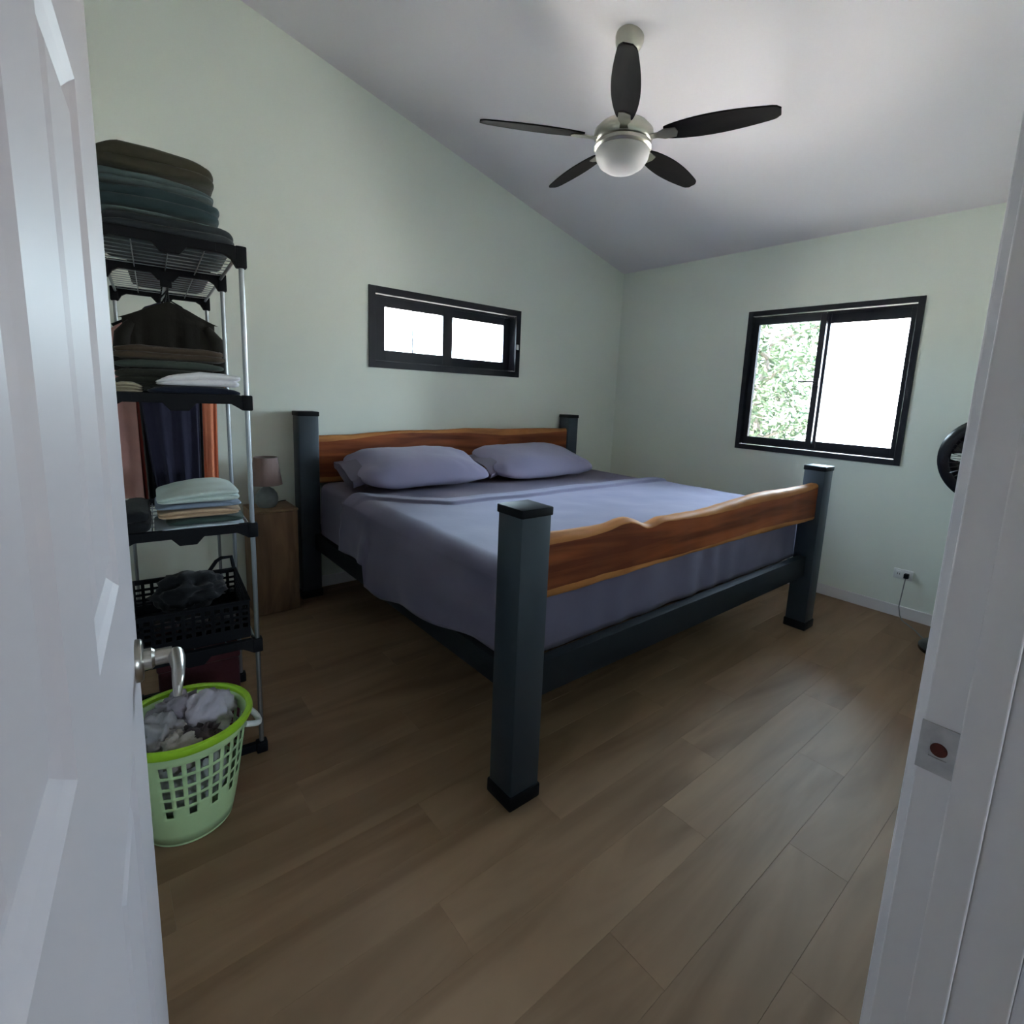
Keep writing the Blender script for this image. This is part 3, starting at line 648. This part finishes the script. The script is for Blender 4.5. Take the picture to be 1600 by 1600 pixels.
def garment(label, lx, ly, zt, zb, wt, wb, dep, color, seed, sleeves=True, shift=0.0, sl=0.34):
    t = thing('hanging_shirt', label, 'clothes', RL(lx, ly, 0), RA, 'clothes on the hanging rod')
    q = MB()
    def P(u, v):
        a = 2 * pi * u; c, s_ = cos(a), sin(a)
        hw = (wt * (1 - v) ** 1.5 * 0.10 + wt * 0.5 * min(1, 0.22 + v * 9)) if v < 0.09 else (wt + (wb - wt) * v) / 2
        zz = zt + (zb - zt) * v
        x = c * hw + shift * v; fold = 0.010 * sin(9 * a + 3 * seed) * v + 0.006 * sin(17 * a + seed) * v
        y = s_ * (dep * (0.4 + 0.6 * min(1, v * 5))) + fold
        zz -= 0.42 * abs(x) * max(0.0, 1 - v * 3)
        if v == 1.0: zz += 0.015 * nz((x, y, 0), 7, seed)
        return Vector((x, y, zz))
    q.grid(P, 64, 40, cu=True)
    if sleeves:
        for sg in (-1, 1):
            q.tube([(sg * wt * 0.40, 0, zt - 0.10), (sg * wt * 0.50, 0.0, zt - 0.15), (sg * wt * 0.535, 0.004, zt - 0.26), (sg * wt * 0.54, 0.008, zt - sl)], [0.020, 0.030, 0.034, 0.030], 14)
    q.build('garment', cloth('hanging_cloth', color), t, smooth=70)
    q = MB(); c0 = -RW / 2 - lx
    q.tube([(c0 - 0.012, 0, 1.862), (c0 - 0.006, 0, 1.872), (c0 + 0.006, 0, 1.872), (c0 + 0.013, 0, 1.860), (c0 + 0.006, 0, 1.845), (0.1 * c0, 0, zt + 0.02), (0, 0, zt - 0.004)], 0.0035, 8)
    hg = q; hg.tube([(-wt * 0.42, 0, zt - 0.085), (-wt * 0.2, 0, zt - 0.042), (0, 0, zt - 0.008), (wt * 0.2, 0, zt - 0.042), (wt * 0.42, 0, zt - 0.085)], 0.007, 10)
    hg.build('hanger', 'blackplastic', t); return t
garment('charcoal brown jacket nearest on a black hanger in the rack, shoulders showing', -0.195, 0.675, 1.79, 1.44, 0.33, 0.33, 0.020, (0.020, 0.017, 0.014), 7, True, 0.0, 0.30)
garment('long navy garment hanging right behind the charcoal jacket in the rack', -0.225, 0.755, 1.79, 0.87, 0.265, 0.17, 0.022, (0.026, 0.024, 0.048), 1, False, 0.03)
garment('black garment hanging just behind the navy one in the rack', -0.205, 0.84, 1.79, 0.90, 0.26, 0.225, 0.018, (0.008, 0.008, 0.011), 2, False, 0.0)
garment('dark red garment hanging behind the black one in the rack', -0.215, 0.93, 1.79, 0.86, 0.26, 0.24, 0.016, (0.18, 0.026, 0.018), 3, False, 0.0)
garment('salmon orange garment hanging in the rack, right edge showing', -0.125, 1.02, 1.79, 0.92, 0.255, 0.215, 0.020, (0.72, 0.24, 0.13), 4, True, 0.0, 0.42)
garment('dusty pink garment hanging farthest in the rack, left edge showing', -0.27, 1.13, 1.79, 0.86, 0.34, 0.34, 0.020, (0.66, 0.36, 0.33), 5, False, -0.02)

# black crate with dark shoes on the lowest shelf
cr = thing('storage_crate', 'black perforated plastic crate on the lowest shelf of the rack', 'crate', RL(-RW / 2, 0.235, LV[0] + 0.013), RA)
CW, CDp, CH = 0.365, 0.42, 0.155
q = MB(); q.box(-CW / 2, CW / 2, -CDp / 2, CDp / 2, 0, 0.006, 0.002); q.build('bottom', 'blackplastic', cr)
def cwall(axis, pos, half):
    q = MB(); nn = 12; rws = 4; hs = CH / (rws + 0.6)
    def bx(a, c_, z0, z1):
        if axis == 'y': q.box(a, c_, pos - 0.002, pos + 0.002, z0, z1)
        else: q.box(pos - 0.002, pos + 0.002, a, c_, z0, z1)
    step = 2 * half / nn
    bx(-half, half, 0.004, 0.045); bx(-half, half, CH - 0.020, CH)
    for k in range(nn + 1):
        a = -half + k * step; bx(max(-half, a - 0.006), min(half, a + 0.006), 0.045, CH - 0.02)
    for k in range(1, rws):
        z = 0.045 + (CH - 0.065) * k / rws; bx(-half, half, z - 0.005, z + 0.005)
    if axis == 'y': q.box(-half - 0.005, half + 0.005, pos - 0.006, pos + 0.006, CH - 0.006, CH, 0.002)
    else: q.box(pos - 0.006, pos + 0.006, -half - 0.005, half + 0.005, CH - 0.006, CH, 0.002)
    q.build('crate_side', 'blackplastic', cr, smooth=0)
cwall('y', -CDp / 2, CW / 2); cwall('y', CDp / 2, CW / 2); cwall('x', -CW / 2, CDp / 2); cwall('x', CW / 2, CDp / 2)
q = MB(); x0 = CW / 2 - 0.10
q.tube([(x0, CDp / 2, CH - 0.004), (x0 + 0.03, CDp / 2, CH + 0.040), (x0 + 0.05, CDp / 2, CH + 0.052), (CW / 2 - 0.012, CDp / 2, CH + 0.052), (CW / 2 - 0.004, CDp / 2, CH - 0.004)], 0.008, 8); q.build('handle', 'blackplastic', cr)
def shoe(label, lx, ly, z, rz, mt, s=1.0):
    t = thing('shoe', label, 'shoe', RL(lx, ly, z), RA + rz, 'dark shoes in the crate')
    q = MB()
    def P(u, v):
        a = 2 * pi * u; x = -0.115 + 0.23 * v
        wdt = 0.036 + 0.010 * sin(v * pi) + 0.006 * (v > 0.55) - 0.03 * max(0, v - 0.9) * 8 * 0.4 - 0.02 * max(0, 0.08 - v) * 6
        top = (0.085 - 0.02 * v if v < 0.42 else 0.077 - (v - 0.42) * 0.085)
        if v > 0.93 or v < 0.03: top *= 0.75
        yv = cos(a) * wdt; zv = 0.020 + (0.5 + 0.5 * sin(a)) * (top - 0.02)
        return Vector((x * s, yv * s, zv * s))
    q.grid(P, 28, 20, cu=True)
    q.build('upper', mt, t, smooth=60)
    q = MB(); pts = []
    for k in range(28):
        a = 2 * pi * k / 28; c, s_ = cos(a), sin(a); pts.append((0.119 * c * s, (0.040 + 0.006 * c) * s_ * s))
    q.prism(pts, 'z', 0.0, 0.022 * s); q.build('sole', 'blackplastic', t)
dk1 = cloth('black_canvas', (0.012, 0.012, 0.014)); dk2 = cloth('maroon_canvas', (0.035, 0.012, 0.014))
shoe('black shoe lying at the right of the crate', -0.095, 0.15, LV[0] + 0.020, radians(88), dk1, 0.86)
shoe('black shoe in the middle of the crate', -0.190, 0.16, LV[0] + 0.020, radians(92), dk1, 0.86)
shoe('maroon shoe at the left of the crate', -0.285, 0.16, LV[0] + 0.020, radians(91), dk2, 0.86)
crumple('crumpled_cloth', 'black crumpled cloth heaped on the shoes in the crate', 'clothes', RL(-0.20, 0.25, LV[0] + 0.160), (0.13, 0.12, 0.075), (0.008, 0.008, 0.010), 21, 'dark things in the crate')
# dark red storage box on the floor under the rack
bxo = thing('storage_box', 'dark maroon fabric storage box on the floor under the rack', 'box', RL(-0.185, 0.33, 0), RA)
q = MB(); q.box(-0.135, 0.135, -0.20, 0.20, 0.0, 0.36, 0.012, 3); q.build('box_body', cloth('maroon_fabric', (0.045, 0.010, 0.014)), bxo)
q = MB(); q.box(-0.139, 0.139, -0.204, 0.204, 0.3605, 0.40, 0.010, 3); q.build('lid', cloth('maroon_lid', (0.055, 0.012, 0.016)), bxo)

# ------------------------------------------------------------------ laundry basket
BC = Vector((-4.195, -1.842, 0.0))
bk = thing('laundry_basket', 'lime rimmed pale green plastic laundry basket with square holes on the floor', 'basket', tuple(BC))
BR0, BR1, BH = 0.122, 0.182, 0.372
def brad(z): return BR0 + (BR1 - BR0) * (z / BH) ** 0.8
q = MB(); N = 60; zs = [0.012, 0.045, 0.075, 0.085, 0.112, 0.122, 0.150, 0.160, 0.188, 0.198, 0.228, 0.238, 0.270, 0.280, 0.316, 0.326, 0.362]
vs = []
for z in zs:
    for k in range(N):
        a = 2 * pi * (k + (0 if k % 2 == 0 else 0.3)) / N; r = brad(z); vs.append((r * cos(a), r * sin(a), z))
f = []
for i in range(len(zs) - 1):
    for k in range(N):
        hole = (i in (5, 7, 9, 11, 13)) and (k % 2 == 0) and not ((k // 2) % 10 == 9)
        if i == 5 and (k // 2) % 2: hole = False
        if not hole: f.append([i * N + k, i * N + (k + 1) % N, (i + 1) * N + (k + 1) % N, (i + 1) * N + k])
q.add(vs, f); bb = q.build('basket_body', 'mint', bk, smooth=60); so = bb.modifiers.new('t', 'SOLIDIFY'); so.thickness = 0.003
q = MB(); q.lathe([(0.02, 0.004), (BR0 - 0.012, 0.004), (BR0 - 0.004, 0.0), (BR0 + 0.002, 0.004), (BR0 + 0.003, 0.016), (BR0 - 0.006, 0.012), (0.02, 0.010)], 60); q.build('basket_bottom', 'mint', bk)
q = MB(); q.lathe([(BR1 - 0.003, BH - 0.016), (BR1 + 0.012, BH - 0.018), (BR1 + 0.017, BH - 0.006), (BR1 + 0.014, BH + 0.006), (BR1 + 0.002, BH + 0.008), (BR1 - 0.004, BH + 0.002), (BR1 - 0.003, BH - 0.016)], 72, cap=(False, False)); rm = q.build('rim', 'lime', bk); rm['label'] = 'bright lime rim'
for a0 in (radians(-6), radians(174)):
    q = MB(); pts = []
    for k in range(9):
        t = k / 8; a = a0 + (t - 0.5) * 0.6; out = 0.038 * sin(t * pi) ** 0.5; pts.append(((BR1 - 0.004 + out) * cos(a), (BR1 - 0.004 + out) * sin(a), BH - 0.055 - 0.03 * sin(t * pi)))
    q.tube(pts, 0.010, 10); h = q.build('handle', 'white', bk); h['label'] = 'white plastic grip'
def inb(dx, dy, z): return (BC.x + dx, BC.y + dy, z)
crumple('crumpled_shirt', 'grey crumpled shirt on the left in the laundry basket', 'clothes', inb(-0.070, -0.02, 0.335), (0.075, 0.075, 0.080), (0.30, 0.28, 0.30), 31, 'laundry in the basket', 0.5)
crumple('crumpled_shirt', 'pale lilac crumpled shirt on the right in the laundry basket', 'clothes', inb(0.075, 0.04, 0.335), (0.085, 0.080, 0.085), (0.42, 0.39, 0.46), 37, 'laundry in the basket', 0.3)
crumple('crumpled_shirt', 'dark brown crumpled cloth between the pale clothes in the basket', 'clothes', inb(0.035, -0.07, 0.315), (0.06, 0.055, 0.060), (0.055, 0.040, 0.045), 33, 'laundry in the basket', 0.5)
crumple('crumpled_shirt', 'beige crumpled cloth at the front rim of the basket', 'clothes', inb(-0.030, -0.100, 0.320), (0.065, 0.050, 0.060), (0.36, 0.32, 0.30), 39, 'laundry in the basket', 0.5)
crumple('crumpled_shirt', 'mauve crumpled cloth at the back of the laundry basket', 'clothes', inb(-0.01, 0.09, 0.340), (0.080, 0.060, 0.075), (0.27, 0.24, 0.28), 35, 'laundry in the basket', 0.5)
crumple('crumpled_towel', 'pale grey towel filling the lower part of the basket', 'clothes', inb(0.0, 0.0, 0.165), (0.115, 0.115, 0.125), (0.40, 0.42, 0.40), 36, 'laundry in the basket', 0.15)

# ------------------------------------------------------------------ ceiling fan
FX, FY, FZ = -2.125, -1.745, 2.825
fan = thing('ceiling_fan', 'five-blade dark ceiling fan with nickel motor and opal light under the slope', 'ceiling fan', (FX, FY, FZ))
zc = topz(FX) - FZ
tl = Matrix.Translation((0, 0, zc)) @ Matrix.Rotation(math.atan(SLOPE), 4, 'Y')
q = MB(); q.lathe([(0.072, 0.0), (0.073, -0.012), (0.066, -0.040), (0.048, -0.066), (0.026, -0.080), (0.016, -0.084)], 40, tl); q.build('canopy', 'brushed', fan)
q = MB(); q.tube([(0.014, 0, zc - 0.06), (0.0, 0, 0.055)], 0.0135, 16); q.build('downrod', 'blackplastic', fan)
q = MB(); q.lathe([(0.022, 0.095), (0.026, 0.070), (0.070, 0.058), (0.125, 0.042), (0.152, 0.014), (0.155, -0.012), (0.142, -0.036), (0.134, -0.042)], 48); q.build('motor_housing', 'brushed', fan)
q = MB(); q.lathe([(0.134, -0.042), (0.148, -0.048), (0.150, -0.066), (0.142, -0.076), (0.134, -0.078)], 48); q.build('light_collar', 'brushed', fan)
q = MB(); q.lathe([(0.136, -0.074), (0.141, -0.088), (0.135, -0.118), (0.115, -0.148), (0.082, -0.170), (0.042, -0.181), (0.004, -0.184)], 48); gl = q.build('light_bowl', 'opal', fan); gl['label'] = 'opal glass light bowl'
first = None
for k in range(5):
    a = radians(5 + 72 * k)
    if first is None:
        q = MB(); n = 28
        def bw(t):
            return (0.036 + 0.030 * sin(pi * min(1.0, t * 1.02) ** 0.85) ** 0.9) * (1.0 if t < 0.93 else 0.55 + 0.45 * sqrt(max(0.0, 1 - ((t - 0.93) / 0.07) ** 2)))
        top, bot = [], []
        for i in range(n + 1):
            t = i / n; x = 0.215 + 0.535 * t; top.append((x, bw(t))); bot.append((x, -bw(t)))
        q.prism(bot + top[::-1], 'z', -0.0035, 0.0035)
        for v in q.bm.verts: v.co.z += -0.23 * v.co.y
        first = q.build('blade', 'blade', fan, smooth=30)
        first.rotation_euler = (0, 0, a); first.location = (0, 0, -0.022)
        q = MB(); q.prism([(0.120, -0.024), (0.180, -0.018), (0.215, -0.032), (0.272, -0.028), (0.282, 0.0), (0.272, 0.028), (0.215, 0.032), (0.180, 0.018), (0.120, 0.024)], 'z', -0.0105, -0.0055)
        for v in q.bm.verts: v.co.z += -0.23 * v.co.y * min(1, max(0, (v.co.x - 0.13) / 0.07))
        br = q.build('blade_arm', 'brushed', first, smooth=30)
    else:
        c = copy_tree(first, fan); c.rotation_euler = (0, 0, a)

# ------------------------------------------------------------------ pedestal fan by the door, outlet, cord
pf = thing('pedestal_fan', 'glossy black round pedestal fan half hidden by the door jamb', 'fan', (-0.40, -3.20, 0))
q = MB(); q.lathe([(0.19, 0.0), (0.19, 0.018), (0.17, 0.034), (0.06, 0.050), (0.03, 0.060)], 48); q.build('fan_base', 'fanblack', pf)
q = MB(); q.tube([(0, 0, 0.05), (0, 0, 1.06)], 0.014, 14); q.build('fan_pole', 'fanblack', pf)
q = MB(); q.box(-0.03, 0.03, -0.03, 0.03, 1.04, 1.12, 0.01, 3); q.build('fan_neck', 'fanblack', pf)
hc = Vector((-0.02, 0.0, 1.205)); aim = Vector((-0.80, 0.10, -0.06)).normalized()
Mh = Matrix.Translation(hc) @ aim.to_track_quat('Z', 'Y').to_matrix().to_4x4()
q = MB(); q.lathe([(0.05, -0.16), (0.075, -0.14), (0.080, -0.06), (0.07, -0.03)], 32, Mh); q.build('motor_case', 'fanblack', pf)
q = MB(); q.lathe([(0.235, -0.045), (0.252, -0.030), (0.256, 0.0), (0.252, 0.035), (0.232, 0.045), (0.190, 0.040), (0.186, 0.030), (0.225, 0.025), (0.232, 0.0), (0.228, -0.030), (0.235, -0.045)], 64, Mh, cap=(False, False)); q.build('fan_ring', 'fanblack', pf)
q = MB()
for k in range(40):
    a = 2 * pi * k / 40; c, s_ = cos(a), sin(a)
    for sg, zz in ((1, 0.055), (-1, -0.050)):
        q.tube([Mh @ Vector((0.055 * c, 0.055 * s_, zz)), Mh @ Vector((0.15 * c, 0.15 * s_, zz * 1.05)), Mh @ Vector((0.235 * c, 0.235 * s_, zz * 0.5))], 0.0018, 5)
stuff(q.build('grille', 'fanblack', pf))
q = MB(); q.lathe([(0.002, 0.064), (0.050, 0.062), (0.060, 0.052), (0.056, 0.046)], 32, Mh); q.build('grille_badge', 'blackplastic', pf)
for k in range(5):
    q = MB(); a0 = 2 * pi * k / 5
    q.grid(lambda u, v: Mh @ Vector(((0.03 + 0.175 * v) * cos(a0 + (u - 0.5) * (0.35 + 0.75 * v)), (0.03 + 0.175 * v) * sin(a0 + (u - 0.5) * (0.35 + 0.75 * v)), (u - 0.5) * 0.05)), 8, 8)
    bl = q.build('fan_blade', 'fanblack', pf); so = bl.modifiers.new('t', 'SOLIDIFY'); so.thickness = 0.003
wo = thing('wall_outlet', 'white double wall outlet low on the window wall', 'outlet', (0, -2.785, 0.315))
q = MB(); q.box(-0.009, 0, -0.058, 0.058, -0.036, 0.036, 0.003, 2); q.build('cover_plate', 'white', wo)
for yy in (-0.026, 0.026):
    q = MB(); q.box(-0.011, -0.007, yy - 0.017, yy + 0.017, -0.022, 0.022, 0.002); s = q.build('socket', 'white', wo)
    q = MB()
    for dy in (-0.006, 0.006): q.box(-0.0116, -0.0105, yy + dy - 0.0014, yy + dy + 0.0014, -0.006, 0.007)
    q.build('slot', 'blackplastic', s, smooth=0)
pc = thing('power_cord', 'black plug and grey cord from the outlet to the pedestal fan', 'cord', (-0.012, -2.811, 0.315))
q = MB(); q.box(-0.036, -0.0005, -0.014, 0.014, -0.018, 0.016, 0.005, 3); q.build('plug', 'blackplastic', pc)
o0 = Vector((-0.012, -2.811, 0.315))
q = MB(); pts = [(-0.040, -2.811, 0.305), (-0.052, -2.811, 0.27), (-0.05, -2.806, 0.18), (-0.045, -2.80, 0.09), (-0.055, -2.815, 0.03), (-0.085, -2.84, 0.008), (-0.14, -2.89, 0.006), (-0.21, -2.95, 0.006), (-0.28, -2.99, 0.007), (-0.33, -3.02, 0.012)]
q.tube([Vector(p) - o0 for p in pts], 0.0038, 8); q.build('cord', 'greycord', pc)

# ------------------------------------------------------------------ outside
b = MB(); b.box(-30, 40, -30, 40, -0.62, -0.5); struct(b.build('ground', 'ground', smooth=0))
def tree(label, x, y, h, crown, nleaf, seed):
    rnd = random.Random(seed)
    t = thing('tree', label, 'tree', (x, y, -0.5))
    q = MB(); q.tube([(0, 0, -0.02), (0.05, 0.03, h * 0.25), (-0.03, 0.06, h * 0.5), (0.05, 0, h * 0.72)], [0.11, 0.085, 0.06, 0.03], 12); q.build('trunk', 'bark', t)
    tips = []
    for k in range(12):
        a = k * 2.4; z0 = h * (0.28 + 0.045 * k); ln = crown * (0.75 + 0.3 * rnd.random())
        p = [(0, 0, z0), (0.45 * ln * cos(a), 0.45 * ln * sin(a), z0 + 0.22 * ln), (ln * 0.85 * cos(a + 0.2), ln * 0.85 * sin(a + 0.2), z0 + 0.34 * ln)]
        q = MB(); q.tube(p, [0.035, 0.022, 0.010], 8); q.build('branch', 'bark', t); tips += [Vector(p[1]), Vector(p[2]), (Vector(p[1]) + Vector(p[2])) / 2]
    vs, fs = [], []
    for i in range(nleaf):
        c = rnd.choice(tips) + Vector((rnd.gauss(0, 0.17), rnd.gauss(0, 0.17), rnd.gauss(0, 0.15)))
        d = Vector((rnd.gauss(0, 1), rnd.gauss(0, 1), rnd.gauss(-0.3, 0.6))).normalized(); s_ = d.cross(Vector((rnd.gauss(0, 1), rnd.gauss(0, 1), rnd.gauss(0, 1)))).normalized()
        L, W_ = 0.085 + 0.05 * rnd.random(), 0.026; n_ = d.cross(s_) * 0.012; k = len(vs)
        vs += [c, c + d * L * 0.5 + s_ * W_ + n_, c + d * L, c + d * L * 0.5 - s_ * W_ + n_]; fs += [[k, k + 1, k + 2], [k, k + 2, k + 3]]
    q = MB(); q.add(vs, fs); stuff(q.build('foliage', 'leaf', t, smooth=0))
tree('small leafy tree outside the big window, seen through its left pane', 3.4, 0.02, 3.9, 0.80, 3400, 3)
